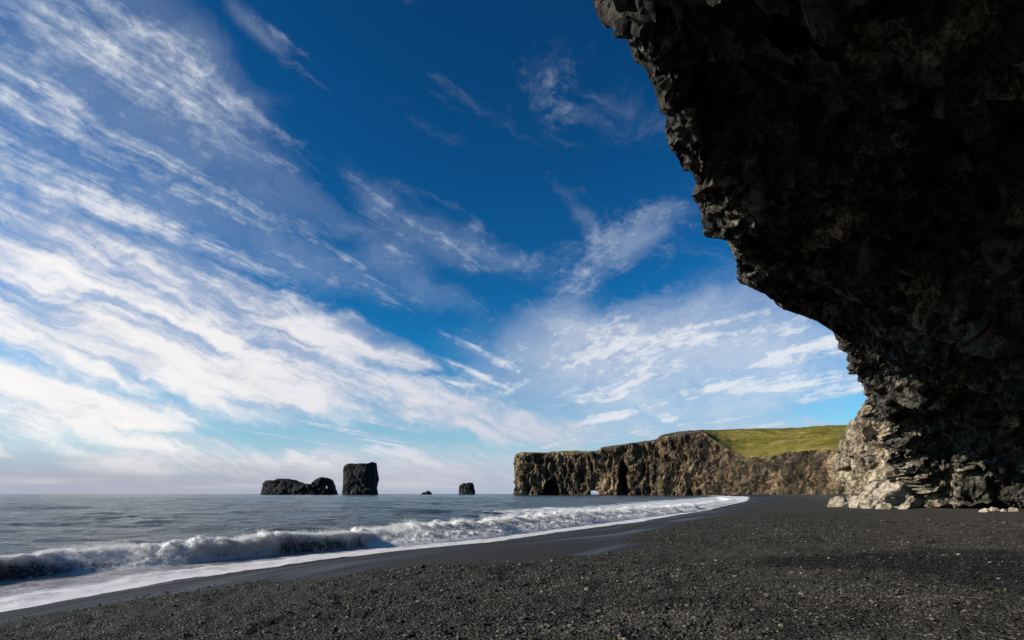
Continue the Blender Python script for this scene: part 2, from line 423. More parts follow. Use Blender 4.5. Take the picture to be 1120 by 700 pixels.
def swash_material():
    m, n, b, pos = new_mat('swash_foam')
    f = n.attr('foam')
    a = n.noise(pos, 1.3, 8, .7, .5); l = n.noise(pos, 9.0, 6, .75, .3); s_ = n.noise(n.scalev(pos, (.6, .6, 1)), .5, 4, .6)
    k_ = n.mapr(n.math('ADD', f, n.math('ADD', n.math('MULTIPLY', n.math('SUBTRACT', a, .5), .9), n.math('MULTIPLY', n.math('SUBTRACT', l, .5), 1.1))), .12, .72)
    c = n.mix(k_, (.19, .165, .17), (.74, .72, .72))
    n.put(b.inputs['Base Color'], c); n.put(b.inputs['Roughness'], n.math('ADD', .25, n.math('MULTIPLY', k_, .45)))
    n.put(b.inputs['Normal'], n.bump(l, .4, .04))
    return m
M_swash = swash_material()

# ------------------------------------------------------------------ shoreline in plan
SHORE = [(-16.5, -400), (-14.5, -60), (-13.0, -10), (-12.2, 4)]
SHORE += [tuple(Gp(*q)) for q in ((0, 670), (65, 658), (130, 646), (200, 634), (265, 625), (330, 616), (400, 607), (460, 601), (512, 596.5),
                                  (556, 590), (600, 583.5), (650, 577), (690, 572), (730, 565), (765, 559), (795, 552.5), (813, 548.5))]
SHORE += [(134, 325), (186, 450), (226, 560), (260, 680), (288, 800), (330, 1100), (400, 3000)]
GRAVEL = [(-13.0, -400), (-11, -60), (-9.3, -5)]
def gz(px, py, z): return tuple(Gp(px, py, z))
GRAVEL += [gz(-60, 702, .30), gz(0, 688, .33), gz(150, 664, .40), gz(300, 646, .55), gz(450, 629, .75), gz(560, 618, .9), gz(650, 611, 1.0), gz(712, 604, 1.05),
           gz(688, 597, .9), gz(705, 588, .8), gz(760, 572, .7), gz(830, 555, .5)]
GRAVEL += [(150, 320), (205, 440), (255, 560), (310, 680), (320, 800), (345, 1100), (420, 3000)]

def beach_z(x, y):
    d, al = poly_dist(x, y, SHORE)
    z = np.where(d > 0, 1.42 * (1 - np.exp(-np.maximum(d, 0) / 8.5)), np.maximum(d * .07, -3.0))
    z = z + np.clip(d - 30, 0, 200) * .002
    return z, d

# ------------------------------------------------------------------ beach (one sheet round the camera)
def polar(r0, r1, nr, azs):
    r = r0 * (r1 / r0) ** np.linspace(0, 1, nr)
    A, R = np.meshgrid(azs, r, indexing='ij')
    return R * np.sin(A), R * np.cos(A), R
azs = np.radians(np.concatenate([np.linspace(-180, -52, 60, endpoint=False), np.linspace(-52, 52, 620, endpoint=False), np.linspace(52, 180, 60, endpoint=False)]))
X, Y, R = polar(.8, 5000, 760, azs)
x, y = X.ravel(), Y.ravel(); r = R.ravel()
z, d = beach_z(x, y)
gd, _ = poly_dist(x, y, GRAVEL)
p3 = np.stack([x, y, 0 * x], -1)
wob_ = fbm(p3 * .7, 4, 3) * .45 + fbm(p3 * .18, 3, 9) * .4
g = sstep(-.5, .9, gd + wob_ * np.clip(r / 25, .6, 3))
_, al_ = poly_dist(x, y, SHORE)
marks = fbm(np.stack([al_ * .10, d * 1.1, 0 * d], -1), 4, 12)
wet = sstep(2.0, .1, d + wob_ * .3) * .35 + (1 - g) * (.55 + .35 * marks)
# dark patch near the cave mouth: overhang shade painted into the gravel colour
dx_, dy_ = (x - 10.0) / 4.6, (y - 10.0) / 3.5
painted_shade = sstep(1.15, .55, np.sqrt(dx_**2 + dy_**2) + fbm(p3 * .55, 4, 21) * .42)
lod = np.clip(1.6 - r / 60, 0, 1)
z = z + g * lod * (fbm(p3 * 1.6, 3, 5) * .035 + fbm(p3 * 6.5, 3, 6) * .022) + fbm(p3 * .12, 3, 8) * .05 * sstep(2, 12, d)
# berm step where the gravel bank ends over the dark wet sand
z = z + .07 * sstep(-.4, .9, gd + wob_) * sstep(70, 20, r)
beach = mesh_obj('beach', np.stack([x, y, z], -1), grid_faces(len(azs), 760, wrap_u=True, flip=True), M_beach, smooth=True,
                 attrs={'dry': sstep(11, 26, d + wob_ * 2) * .85, 'gravel': g, 'wet': np.clip(wet, 0, 1), 'painted_shade': painted_shade * g})
tag(beach, 'black sand and gravel beach', kind='structure')

# ------------------------------------------------------------------ sea
rr1 = np.concatenate([8 * 50 ** np.linspace(0, 1, 720, endpoint=False), 400 * 150 ** np.linspace(0, 1, 160)])
A_, R = np.meshgrid(azs, rr1, indexing='ij'); X, Y = R * np.sin(A_), R * np.cos(A_)
x, y, r = X.ravel(), Y.ravel(), R.ravel()
d, _ = poly_dist(x, y, SHORE)
p3 = np.stack([x, y, 0 * x], -1)
cell = r * .0054
z = np.zeros_like(x)
for lam, amp, sd in ((.55, .022, 29), (1.1, .045, 30), (2.2, .08, 31), (5.5, .15, 32), (14, .20, 33), (45, .25, 34)):
    z += 1.1 * amp * (1 - 2 * np.abs(noise3(p3 / np.array([lam * 2.0, lam * 1.2, 1.0]), sd))) * np.clip(2.2 - 3.5 * cell / lam, 0, 1)
z *= sstep(-4, -14, d)
foamy = sstep(-28, -7, d) * .30 + sstep(-42, -12, d) * sstep(50, 85, y) * .75
z += np.where(d > -7, -.06, 0)
sea = mesh_obj('sea', np.stack([x, y, z], -1), grid_faces(len(azs), len(rr1), wrap_u=True, flip=True), M_sea, smooth=True, attrs={'foam': foamy})
tag(sea, 'grey blue sea reaching the horizon', kind='structure')

# ------------------------------------------------------------------ breaking wave and swash, swept along the shore
TOE = [tuple(Gp(*q)) for q in ((-190, 662), (-100, 651), (0, 638), (100, 628), (200, 619), (300, 608.5), (400, 600.5), (500, 592), (600, 579.5), (690, 568), (750, 560), (790, 552.5), (806, 548.6))]
TOE = [(-19.5, -40), (-18.6, -8)] + TOE + [(108, 290), (158, 410), (200, 520)]
CRH = [(-19.5, .7), (-8, .8), (10, .80), (20, .95), (30, 1.0), (45, 1.1), (80, 1.1), (160, .9), (300, .7), (520, .6)]
def sweep(poly, step_fn):
    poly = np.array(poly); seg = np.hypot(*np.diff(poly, axis=0).T); L = np.concatenate([[0], np.cumsum(seg)])
    s = [0.0]
    while s[-1] < L[-1]:
        yy = np.interp(s[-1], L, poly[:, 1]); s.append(s[-1] + step_fn(yy))
    s = np.array(s[:-1]); c = interp_curve(poly, L, s)
    t = np.gradient(c, s, axis=0); t /= np.linalg.norm(t, axis=1, keepdims=True)
    return s, c, np.stack([-t[:, 1], t[:, 0]], -1)      # normal pointing seaward (left)
s, c, nrm = sweep(TOE, lambda yy: max(.07, abs(yy) * .0032))
crest = .74 * np.interp(c[:, 1], [a for a, _ in CRH], [b for _, b in CRH])
ps = np.stack([s, 0 * s, 0 * s], -1)
crest = crest * (1 + .14 * fbm(ps / 6.0, 3, 41) + .08 * fbm(ps / 1.3, 3, 42))
nt = 96
prof_t = np.linspace(0, 1, nt)
# cross-shore profile (distance seaward from the toe, height / crest): a steep shoreward face curling a little, then a long back
PO = np.array([(-.7, -.12), (-.15, .0), (.10, .22), (.25, .55), (.30, .82), (.42, .99), (.75, 1.0), (1.4, .72), (2.6, .38), (4.5, .10), (6.0, -.14)])
tl = np.concatenate([[0], np.cumsum(np.hypot(*np.diff(PO, axis=0).T * np.array([[.6], [1.6]])))]); tl /= tl[-1]
prof = interp_curve(PO, tl, prof_t)
PO2 = np.array([(-.80, -.12), (-.40, .14), (.0, .32), (.45, .46), (.95, .62), (1.45, .92), (2.0, 1.02), (2.7, .76), (3.6, .40), (4.8, .10), (6.0, -.14)])
prof2 = interp_curve(PO2, tl, prof_t)
slump = sstep(-.25, .35, fbm(np.stack([s, 0 * s, 0 * s], -1) / 4.5, 3, 44) + .60 * sstep(17.5, 22, c[:, 1]) + .5 * sstep(26, 38, c[:, 1]) - .5 * sstep(19, 16, c[:, 1]))[:, None]
pr_x = prof[None, :, 0] * (1 - slump) + prof2[None, :, 0] * slump; pr_z = prof[None, :, 1] * (1 - slump) + prof2[None, :, 1] * slump
off = pr_x * (.6 + .55 * crest[:, None]); hgt = pr_z * crest[:, None]
Gx = c[:, None, 0] + nrm[:, None, 0] * off; Gy = c[:, None, 1] + nrm[:, None, 1] * off
Gw = np.stack([Gx, Gy, hgt], -1)
N = grid_normals(Gw); N = N * np.sign(N[..., 2:3].mean())
flat = Gw.reshape(-1, 3)
broken = np.clip(.55 + .9 * fbm(np.stack([s, 0 * s, 0 * s], -1) / 7.0, 3, 47), 0, 1)
broken = np.where(c[:, 1] < 19.5, broken * .35 + .05, np.maximum(broken, sstep(19, 30, c[:, 1]) * .75))   # the nearest stretch is still a glassy face
amp = (.015 + .16 * broken)[:, None] * sstep(-.05, .5, prof[None, :, 1]) * np.clip(crest, .5, 1.2)[:, None]
lump = np.abs(fbm(flat * 1.6, 5, 51, .50)).reshape(Gx.shape); lump2 = (fbm(flat * 7.5, 3, 52)).reshape(Gx.shape)
Gw = Gw + N * (amp * (1.6 * lump - .35 + .40 * lump2))[..., None]
# spray ridge thrown up along the lip
lip = np.exp(-((prof_t[None, :] - tl[5]) / .05) ** 2) * np.clip(fbm(np.stack([s, 0 * s, 0 * s], -1) * 1.4, 4, 55), 0, 1)[:, None]
Gw[..., 2] += lip * .10 * broken[:, None]
foam = (-.15 + 1.05 * broken[:, None] + .70 * slump) * np.ones_like(Gx)
foam += .55 * np.exp(-((prof_t[None, :] - tl[5]) / .09) ** 2) + .35 * sstep(tl[2], tl[0], prof_t)[None, :] - .45 * sstep(tl[6], tl[8], prof_t)[None, :]
foam += .35 * sstep(45, 110, c[:, 1])[:, None]
foam += .25 * (lump - .35)
wave = mesh_obj('breaking_wave', Gw.reshape(-1, 3), grid_faces(len(s), nt), M_surf, smooth=True, attrs={'foam': foam.ravel()})
tag(wave, 'white crested breaking wave rolling onto the black beach', 'wave')

# spray and froth thrown off the crest: droplets too many to count
def spray():
    n_ = 380000
    wgt = (.25 + broken * 1.0) * np.gradient(s) * np.where(c[:, 1] > 6, 1, .05) / np.clip(c[:, 1], 12, 400) ** 1.5
    idx = RNG.choice(len(s), n_, p=wgt / wgt.sum())
    puffs = np.clip(.35 + 1.3 * fbm(np.stack([s, 0 * s, 0 * s], -1) * .8, 4, 57), .05, 1.6)[idx]
    jt = RNG.choice([2, 3, 4, 5, 6], n_, p=[.08, .12, .25, .33, .22])
    jv = np.clip(((tl[jt] + RNG.normal(0, .05, n_)) * (nt - 1)).astype(int), 3, nt - 8)
    base = Gw[idx, jv]
    up = np.minimum(np.abs(RNG.normal(0, 1, n_)), 2.3) ** 1.25 * .060 * puffs * np.where(jt >= 4, 1.0, .55) * np.clip(c[idx, 1] / 22, .7, 1.25)
    dr = np.stack([nrm[idx, 0], nrm[idx, 1]], -1) * (RNG.normal(0, .10, n_) + up * .5)[:, None]
    pos_ = np.stack([base[:, 0] + dr[:, 0] + RNG.normal(0, .05, n_), base[:, 1] + dr[:, 1] + RNG.normal(0, .05, n_), base[:, 2] + up], -1)
    r_ = np.exp(RNG.normal(math.log(.0055), .35, n_)) * np.clip(np.abs(c[idx, 1]) / 18, .8, 3.0)
    tet = np.array([(1, 1, 1), (-1, -1, 1), (-1, 1, -1), (1, -1, -1)]) * .8
    V_ = (pos_[:, None, :] + tet[None] * r_[:, None, None] * RNG.uniform(.7, 1.3, (n_, 4, 1))).reshape(-1, 3)
    F_ = (np.array([(0, 1, 2), (0, 3, 1), (0, 2, 3), (1, 3, 2)])[None] + (np.arange(n_) * 4)[:, None, None]).reshape(-1, 3)
    m, nn_, b, pos = new_mat('spray_foam')
    b.inputs['Base Color'].default_value = (.82, .82, .82, 1); b.inputs['Roughness'].default_value = .6
    return tag(mesh_obj('sea_spray', V_, F_, m, smooth=True), 'fine white spray and froth along the crest of the breaking wave', 'sea spray', kind='stuff')
spray()

# swash: the thin foam sheet running up the sand, from behind the toe of the wave to the waterline
s2, c2, nrm2 = sweep(SHORE[2:-4], lambda yy: max(.10, abs(yy) * .004))
toe_d = -poly_dist(c2[:, 0], c2[:, 1], TOE)[0]
nt2 = 70
tt = np.linspace(0, 1, nt2)
wdt = np.abs(toe_d) + 1.2
edge = (np.abs(fbm(np.stack([s2, 0 * s2, 0 * s2], -1) / 2.6, 4, 61)) - .3) * .55 * np.clip(c2[:, 1] / 20, .6, 4)
off = edge[:, None] * (1 - tt)[None, :] ** 2 * -1 + wdt[:, None] * tt[None, :]
Sx = c2[:, None, 0] + nrm2[:, None, 0] * off; Sy = c2[:, None, 1] + nrm2[:, None, 1] * off
bz, bd = beach_z(Sx.ravel(), Sy.ravel()); bz = bz.reshape(Sx.shape)
Sz = np.maximum(bz + .022 * sstep(0, .10, tt)[None, :] + .003, .012 + .03 * sstep(0, .2, tt)[None, :]) + .03 * sstep(.1, .9, tt)[None, :]
Sz += .012 * fbm(np.stack([Sx.ravel(), Sy.ravel(), 0 * Sx.ravel()], -1) * 2.2, 3, 63).reshape(Sx.shape)
ed = off - off[:, :1]
foam = .62 - .22 * sstep(.5, 2.2, ed) * sstep(34, 24, Sy) - .12 * sstep(.5, 2.5, ed) + .45 * np.exp(-(ed / .5) ** 2) + .30 * np.exp(-((ed - 1.5 - .5 * fbm(np.stack([s2, 0 * s2, 0 * s2], -1) / 2.0, 3, 66)[:, None]) / .22) ** 2) + .30 * sstep(40, 120, Sy) + .15 * sstep(.75, 1.0, tt)[None, :]
sw = mesh_obj('swash_foam', np.stack([Sx, Sy, Sz], -1).reshape(-1, 3), grid_faces(len(s2), nt2), M_swash, smooth=True, attrs={'foam': foam.ravel()})
tag(sw, 'thin white foam sheet sliding up the black sand', 'sea foam', kind='stuff')

# ------------------------------------------------------------------ overhanging sea cave cliff at right
BROW = [(650, 0, 12), (651, 10, 12.1), (656, 19, 12.2), (663, 28, 12.4), (669, 41, 12.7), (689, 43, 13.2), (689, 52, 13.4), (692, 68, 13.6), (709, 71, 14.0), (709, 79, 14.3),
        (713, 88, 14.6), (719, 101, 15.0), (723, 115, 15.5), (724, 124, 15.8), (733, 126, 16.1), (729, 142, 16.5), (735, 148, 16.8), (736, 162, 17.3), (740, 174, 17.7), (747, 187, 18.3),
        (783, 188.5, 19.8), (781, 199, 20.0), (760.5, 214, 20.3), (766, 226, 20.8), (770, 242, 21.3), (772, 256, 21.8), (778, 260.5, 22.3), (814, 261.5, 24.6), (812, 269, 24.9),
        (808, 281, 25.4), (804, 298, 26.2), (810, 310, 27.3), (825, 316, 28.6), (841, 322, 30.0), (851, 331, 31.3), (864, 340, 32.8), (877, 344, 34.2), (892, 350.5, 36.0),
        (909, 352.5, 38.0), (914, 366, 39.5), (917, 378, 40.8), (918, 382, 41.3), (929, 387, 42.4), (940, 392.5, 43.6), (947, 393, 44.2)]
bw = np.array([P(*q) for q in BROW])
pre = np.array([(3, -34, 13.0), (-1, -22, 12.4), (-3.5, -12, 11.6), (-3.2, -4, 11.4), (-1.0, 3, 12.0), (.9, 8, 12.7)])
bw = np.concatenate([pre, bw])
q_ = np.linspace(0, 1, len(bw))
seg = np.linalg.norm(np.diff(bw, axis=0), axis=1) + .02; Lb = np.concatenate([[0], np.cumsum(seg)]); Lb /= Lb[-1]
# foot of the wall in plan, matched to the brow
FT_u = np.array([0, .18, .34, .50, .62, .74, .85, .93, 1.0])
FT = np.array([(50, -42), (50, -20), (49, 0), (48, 14), (46.5, 28), (45, 37), (42.5, 43), (39.5, 46.8), (35.2, 50.5)], float)
nu = 940
# dense sampling where the photograph sees the brow
us = np.concatenate([np.linspace(0, Lb[5], 180, endpoint=False), np.linspace(Lb[5], 1, nu - 180)])
B = np.stack([np.interp(us, Lb, bw[:, k_]) for k_ in range(3)], -1)
ker = np.ones(61) / 61
Bs = np.stack([np.convolve(np.pad(B[:, k_], 30, mode='edge'), ker, 'valid') for k_ in range(3)], -1)   # smoothed brow for the ceiling
f = interp_curve(FT, FT_u, us)
fz = np.full(nu, 1.15)
zed = np.array([0, 0, 1.0])
foot = np.stack([f[:, 0], f[:, 1], fz - .5], -1)
dirn = foot[:, :2] - B[:, :2]; wd = np.linalg.norm(dirn, axis=1, keepdims=True); dirn = dirn / wd
D3 = np.concatenate([dirn, np.zeros((nu, 1))], -1)
wd_ = wd
far = sstep(.72, 1.0, us)[:, None]
sil_py = np.array([q[1] for q in BROW], float); sil_px = np.array([q[0] for q in BROW], float)
def chamfer(inw, drop, base):
    """undercut lip: inward and down from the brow, only as deep as keeps the notches of the brow open"""
    best = np.zeros((nu, 1)); base = np.broadcast_to(base, (nu, 3))
    for fct in np.linspace(.08, 1, 24):
        q = base + D3 * inw * (.45 + .55 * fct) - zed * drop * fct
        yy = np.maximum(q[:, 1], 2.0)
        ipx = 560 + F * q[:, 0] / yy; ipy = 540 - F * (q[:, 2] - CAMZ) / yy
        ok = (ipx >= np.interp(ipy, sil_py, sil_px) + 1.0) | (ipy < -5)
        best = np.where(ok[:, None], fct, best)
    return base + D3 * inw * (.45 + .55 * best) - zed * drop * best
rows = [
    B + D3 * 16 + zed * 34, B + D3 * 7 + zed * 22, B + D3 * 2.5 + zed * 11, B + D3 * .7 + zed * 4.0, B + D3 * .15 + zed * 1.4,
    B,
    chamfer(np.minimum(.85, wd_ * .06), .95 * (1 - .4 * far), B),
    chamfer(np.minimum(1.9, wd_ * .16), 1.05 * (1 - .5 * far), Bs * .5 + B * .5),
    Bs + D3 * wd_ * .36 + zed * (.5 * (1 - far) - 3.0 * far),
    Bs + D3 * wd_ * .60 + zed * (.2 * (1 - far) - 5.6 * far),
    np.concatenate([(Bs + D3 * wd_ * .80)[:, :2], (9.8 * (1 - far) + 4.6 * far)], -1),
    np.concatenate([(foot - D3 * np.minimum(2.6, wd_ * .14))[:, :2], np.full((nu, 1), 5.6) * (1 - .48 * far)], -1),
    foot + zed * 1.6 - D3 * .9, foot - D3 * .2]
C = np.stack(rows, 1)
tv = np.array([0, .06, .12, .17, .205, .24, .268, .33, .50, .62, .73, .86, .96, 1.0])
nv = 500
vv = np.linspace(0, 1, nv)
G = interp_curve(C.transpose(1, 0, 2), tv, vv).transpose(1, 0, 2)
# step across the ceiling
RIB = [P(955, 392, 42.5), P(985, 352, 35), P(1010, 322, 30.5), P(1050, 275, 25.5), P(1090, 215, 21), P(1150, 120, 17)]
rd, _ = poly_dist(G[..., 0].ravel(), G[..., 1].ravel(), [tuple(q[:2]) for q in RIB])
rd = rd.reshape(nu, nv)
ribp = fbm(G.reshape(-1, 3) * .35, 3, 71).reshape(nu, nv)
ceil_m = sstep(.33, .42, vv)[None, :] * sstep(.92, .78, vv)[None, :]
rr_ = rd + ribp * 1.0
# right of this line the roof steps down over a steep scarp and hangs lower all the way to the wall
rib = sstep(1.4, -1.0, rr_) * sstep(.33, .42, vv)[None, :] * sstep(.90, .66, vv)[None, :] * (.35 + .65 * sstep(43, 35, G[..., 1]))
G[..., 2] -= rib * (3.0 + 1.2 * ribp)
N = grid_normals(G)
mid = G[nu // 2, int(nv * .5)]
if N[nu // 2, int(nv * .5), 2] > 0: N = -N; FLIP = True
else: FLIP = False
p = G.reshape(-1, 3)
pw = p + np.stack([fbm(p * .5, 3, 81), fbm(p * .5, 3, 82), fbm(p * .5, 3, 83)], -1) * .5
a1, e1 = facets(pw / np.array([3.6, 3.6, 2.2]), 91, .9, .9, 60)
a2, e2 = facets(pw / np.array([1.25, 1.25, .8]), 92, .9, .9, 55)
a3, e3 = facets(pw / np.array([.5, .5, .34]), 93, .9, .9, 40)
sm = fbm(p * .22, 4, 94)
brow_m = np.where(vv < .24, np.exp(-((vv - .24) / .05) ** 2), np.exp(-((vv - .24) / .10) ** 2))[None, :] * np.ones((nu, 1))
bm = brow_m.ravel()
wallm = (sstep(.70, .84, vv)[None, :] * np.ones((nu, 1))).ravel()
disp = a1 * (1.25 * (1 - .90 * bm)) + a2 * (.60 * (1 - .62 * bm) + .25 * wallm) + a3 * (.24 + .14 * wallm) + sm * .8 * (1 - bm)
disp -= np.exp(-(e2 / .08) ** 2) * .10 + np.exp(-(e1 / .06) ** 2) * .25 * (1 - bm)
# ragged far edge
tg = np.stack([np.gradient(G[..., 0], axis=0), np.gradient(G[..., 1], axis=0), 0 * G[..., 0]], -1); tg /= np.linalg.norm(tg, axis=-1, keepdims=True) + 1e-9
rag = 1.5 * fbm(np.stack([vv * 26, vv * 0, vv * 0], -1), 4, 98)
p = p + (tg * (sstep(.955, 1.0, us)[:, None] * rag[None, :] * sstep(.3, .5, vv)[None, :])[..., None]).reshape(-1, 3)
tuff = (sstep(.86, 1.0, us)[:, None] * sstep(.55, .78, vv)[None, :]).ravel() + fbm(p * .45, 4, 99) * .30
# keep the very end of the sheet from tearing away from its outline
disp *= np.repeat(1 - .5 * sstep(.97, 1.0, us), nv)
p = p + N.reshape(-1, 3) * disp[:, None]
# hanging blocks may not close the notches of the brow: lift what sags across them
jag = 4.0 * fbm(p * 1.4, 3, 97)
vb = np.tile(vv, nu); ub = np.repeat(us, nv)
for _ in range(20):
    ipx = 560 + F * p[:, 0] / np.maximum(p[:, 1], 2); ipy = 540 - F * (p[:, 2] - CAMZ) / np.maximum(p[:, 1], 2)
    bad = (p[:, 1] > 6) & (vb > .16) & (vb < .62) & (ipy > 0) & (ipy < 393) & (ipx < np.interp(ipy, sil_py, sil_px) - 1.5 + jag)
    p[bad & (vb > .245), 2] += .08
    p[bad, 0] += np.where(vb[bad] > .245, .03, .06)
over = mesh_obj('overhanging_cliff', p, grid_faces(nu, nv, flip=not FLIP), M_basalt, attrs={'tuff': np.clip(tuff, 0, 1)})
tag(over, 'huge dark basalt cliff overhanging the beach like a cave roof', 'cliff')

# ------------------------------------------------------------------ pale tuff buttress beyond the overhang
def wall_loft(name, sections, tv_, nu, nv, mat, dispf, smooth_u=True, parent=None, flip=False):
    """sections: list of (u, [points])"""
    uu = np.array([q[0] for q in sections]); C = np.array([q[1] for q in sections], float)
    us = np.linspace(0, 1, nu); vv = np.linspace(0, 1, nv)
    A = (interp_curve if smooth_u else lin_curve)(C, uu, us)
    G = interp_curve(A.transpose(1, 0, 2), np.array(tv_), vv).transpose(1, 0, 2)
    N = grid_normals(G)
    if flip: N = -N
    p = G.reshape(-1, 3); p = p + N.reshape(-1, 3) * dispf(p, us, vv)[:, None]
    return mesh_obj(name, p, grid_faces(nu, nv, flip=flip), mat, parent=parent)

def sec(pts): return [P(*q) for q in pts]
butt = [
    (0.0, [(128, 190, 1.0), (127, 188, 12), (130, 190, 24), (136, 195, 40), (150, 200, 44)]),
    (.20, [(79, 118, .6), (78.5, 116, 9), (79, 116, 20), (84, 118, 36), (105, 120, 40)]),
    (.40, sec([(955, 549, 84), (950, 520, 85), (958, 480, 86)]) + [(64, 88, 27), (80, 92, 34)]),
    (.55, sec([(942, 553, 66), (933, 515, 67), (930, 478, 68)]) + [P(1012, 395, 70), (67, 76, 34)]),
    (.70, sec([(962, 555, 61), (962, 510, 62), (964, 455, 63.5)]) + [P(1000, 340, 66), (62, 70, 36)]),
    (.85, sec([(990, 556, 58), (994, 510, 59.5), (992, 450, 61)]) + [P(990, 340, 63), (66, 66, 36)]),
    (1.0, sec([(1040, 556, 55), (1044, 500, 56), (1045, 440, 57)]) + [P(1050, 330, 58), (72, 60, 36)]),
]
def butt_disp(p, us, vv):
    pw = p + np.stack([fbm(p * .3, 3, 181), fbm(p * .3, 3, 182), fbm(p * .3, 3, 183)], -1) * .9
    a1, e1 = facets(pw / np.array([4.5, 4.5, 5.5]), 191, .9, .8)
    a2, e2 = facets(pw / np.array([1.7, 1.7, 2.1]), 192, .9, .9)
    a3, e3 = facets(pw / .6, 193, .9, .9)
    d = a1 * 1.7 + a2 * .85 + a3 * .28 + fbm(p * .12, 3, 194) * .7
    d -= np.exp(-(e1 / .06) ** 2) * .5
    return d
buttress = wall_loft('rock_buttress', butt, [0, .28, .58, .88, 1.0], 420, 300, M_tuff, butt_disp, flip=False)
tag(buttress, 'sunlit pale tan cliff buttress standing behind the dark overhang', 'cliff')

# ------------------------------------------------------------------ far headland
def back(p, dist, dz):
    """a point further away along the line from the camera, raised by dz"""
    h = np.array([p[0], p[1]]); L = np.linalg.norm(h); q = h * (1 + dist / L)
    return np.array([q[0], q[1], p[2] + dz])
HS = [  # px, base y, py of the cliff top, py of the skyline, distance from cliff top to skyline
    (566, 1010, 497.0, 496.0, 30), (572, 995, 495.5, 494.5, 45), (600, 985, 495, 494.3, 70), (630, 970, 495, 494.3, 90), (653, 955, 494.5, 493.8, 110),
    (658, 945, 490.5, 489.8, 120), (690, 915, 485.5, 484.8, 140), (718, 890, 482, 481.3, 160), (722, 880, 478.5, 477.8, 160), (740, 862, 475, 474, 170), (768, 830, 471.5, 470.3, 180),
    (785, 800, 484, 470.2, 200), (800, 770, 494, 469.8, 220), (815, 735, 499, 469, 250), (840, 690, 499.5, 468.2, 280), (865, 645, 494.5, 467.2, 300), (885, 600, 491.5, 466.4, 320),
    (905, 545, 491, 465.6, 340), (940, 470, 490, 464.5, 380), (990, 380, 486, 463, 420)]
rows_ = []
for (px, yb, pt, psk, L) in HS:
    b0 = P(px, 540, yb); b0[2] = -2.0
    slope = yb * .035
    top = P(px, pt, yb + slope)
    sky_ = P(px, psk, yb + slope + L)
    mid1 = b0 * .62 + top * .38; mid1[2] = -2 + (top[2] + 2) * .40
    mid2 = b0 * .25 + top * .75; mid2[2] = -2 + (top[2] + 2) * .80
    g1 = top + (sky_ - top) * .35; g2 = top + (sky_ - top) * .7
    bk = back(sky_, 60, -3); bb = back(sky_, 75, -sky_[2] * .5); bt = back(sky_, 90, -sky_[2] - 3)
    rows_.append([b0, mid1, mid2, top, g1, g2, sky_, bk, bb, bt])
rows_ = np.array(rows_)
# the seaward tip closes round
tip = rows_[0].copy(); cx, cy = tip[:, 0].mean(), tip[:, 1].mean()
tip[:, 0] = cx - 3 + (tip[:, 0] - cx) * .15; tip[:, 1] = cy + (tip[:, 1] - cy) * .55
rows_ = np.concatenate([tip[None], rows_])
lu = np.concatenate([[0], np.cumsum(np.linalg.norm(np.diff(rows_[:, 0], axis=0), axis=1))]); lu /= lu[-1]
nu, nv = 620, 260
us = np.linspace(0, 1, nu); vv = np.linspace(0, 1, nv)
tvh = np.array([0, .16, .32, .44, .54, .64, .74, .82, .91, 1.0])
A = lin_curve(rows_, lu, us)
G = lin_curve(A.transpose(1, 0, 2), tvh, vv).transpose(1, 0, 2)
N = grid_normals(G)
if (N[:, 20, 1].mean()) > 0: N = -N; HF = True
else: HF = False
p = G.reshape(-1, 3)
vr = np.tile(vv, nu); cl = sstep(.46, .40, vr) + sstep(.80, .86, vr); cl = np.clip(cl, 0, 1)
pw = p + np.stack([fbm(p * .03, 3, 281), fbm(p * .03, 3, 282), fbm(p * .03, 3, 283)], -1) * 9
a1, e1 = facets(pw / np.array([42, 42, 130]), 291, .9, .8, 70)
a2, e2 = facets(pw / np.array([13, 13, 48]), 292, .9, 1.1, 70)
a3, e3 = facets(pw / np.array([5, 5, 12]), 293, .9, .9, 60)
col_ = np.abs(fbm(p / np.array([16, 16, 140]), 4, 294))
ledge = fbm(np.stack([p[:, 0] * .008, p[:, 1] * .008, p[:, 2] * .11], -1), 3, 295)
col2 = fbm(p / np.array([7, 7, 90]), 3, 296)
disp = cl * (a1 * 12 + a2 * 5 + a3 * 2.0 - (.5 - col_) * 12 + col2 * 5.0 + ledge * 4.0 - np.exp(-(e1 / .10) ** 2) * 8)
rim = np.exp(-((vr - .44) / .035) ** 2)
disp *= (1 - .55 * rim)
grassy = fbm(p * .02, 4, 297) * 3 + fbm(p * .08, 3, 298) * 1.0
p = p + N.reshape(-1, 3) * disp[:, None]
p[:, 2] += (1 - cl) * grassy * sstep(.44, .55, vr) * (1 - .6 * sstep(.66, .74, vr))
# sea cave and the little arch worn through the point
sxp = 560 + F * p[:, 0] / p[:, 1]; zz_ = p[:, 2]
cu = (sxp - 603) / 9.5; cz = zz_ / 27.0
cave = sstep(1.08, .80, np.sqrt(cu**2 + cz**2)) * (vr < .44)
p[:, 1] += cave * 70; p[:, 0] += cave * 70 * (603 - 560) / F
c2_ = (sxp - 682) / 5.5; cz2 = zz_ / 60.0
cl2 = sstep(1.1, .6, np.sqrt(c2_**2 + cz2**2)) * (vr < .44)
p[:, 1] += cl2 * 26
p[:, 0] += cl2 * 3
faces = grid_faces(nu, nv, flip=not HF)
fv = faces.reshape(-1, 4)
fx = sxp[fv].mean(1); fz_ = p[:, 2][fv].mean(1); fvv = vr[fv].mean(1); fpx = p[:, 0][fv].mean(1); fpy = p[:, 1][fv].mean(1)
hole = (np.abs(fx - 650.5) < 4.6) & (fz_ < 9.0) & ((fvv < .44) | (fvv > .80))
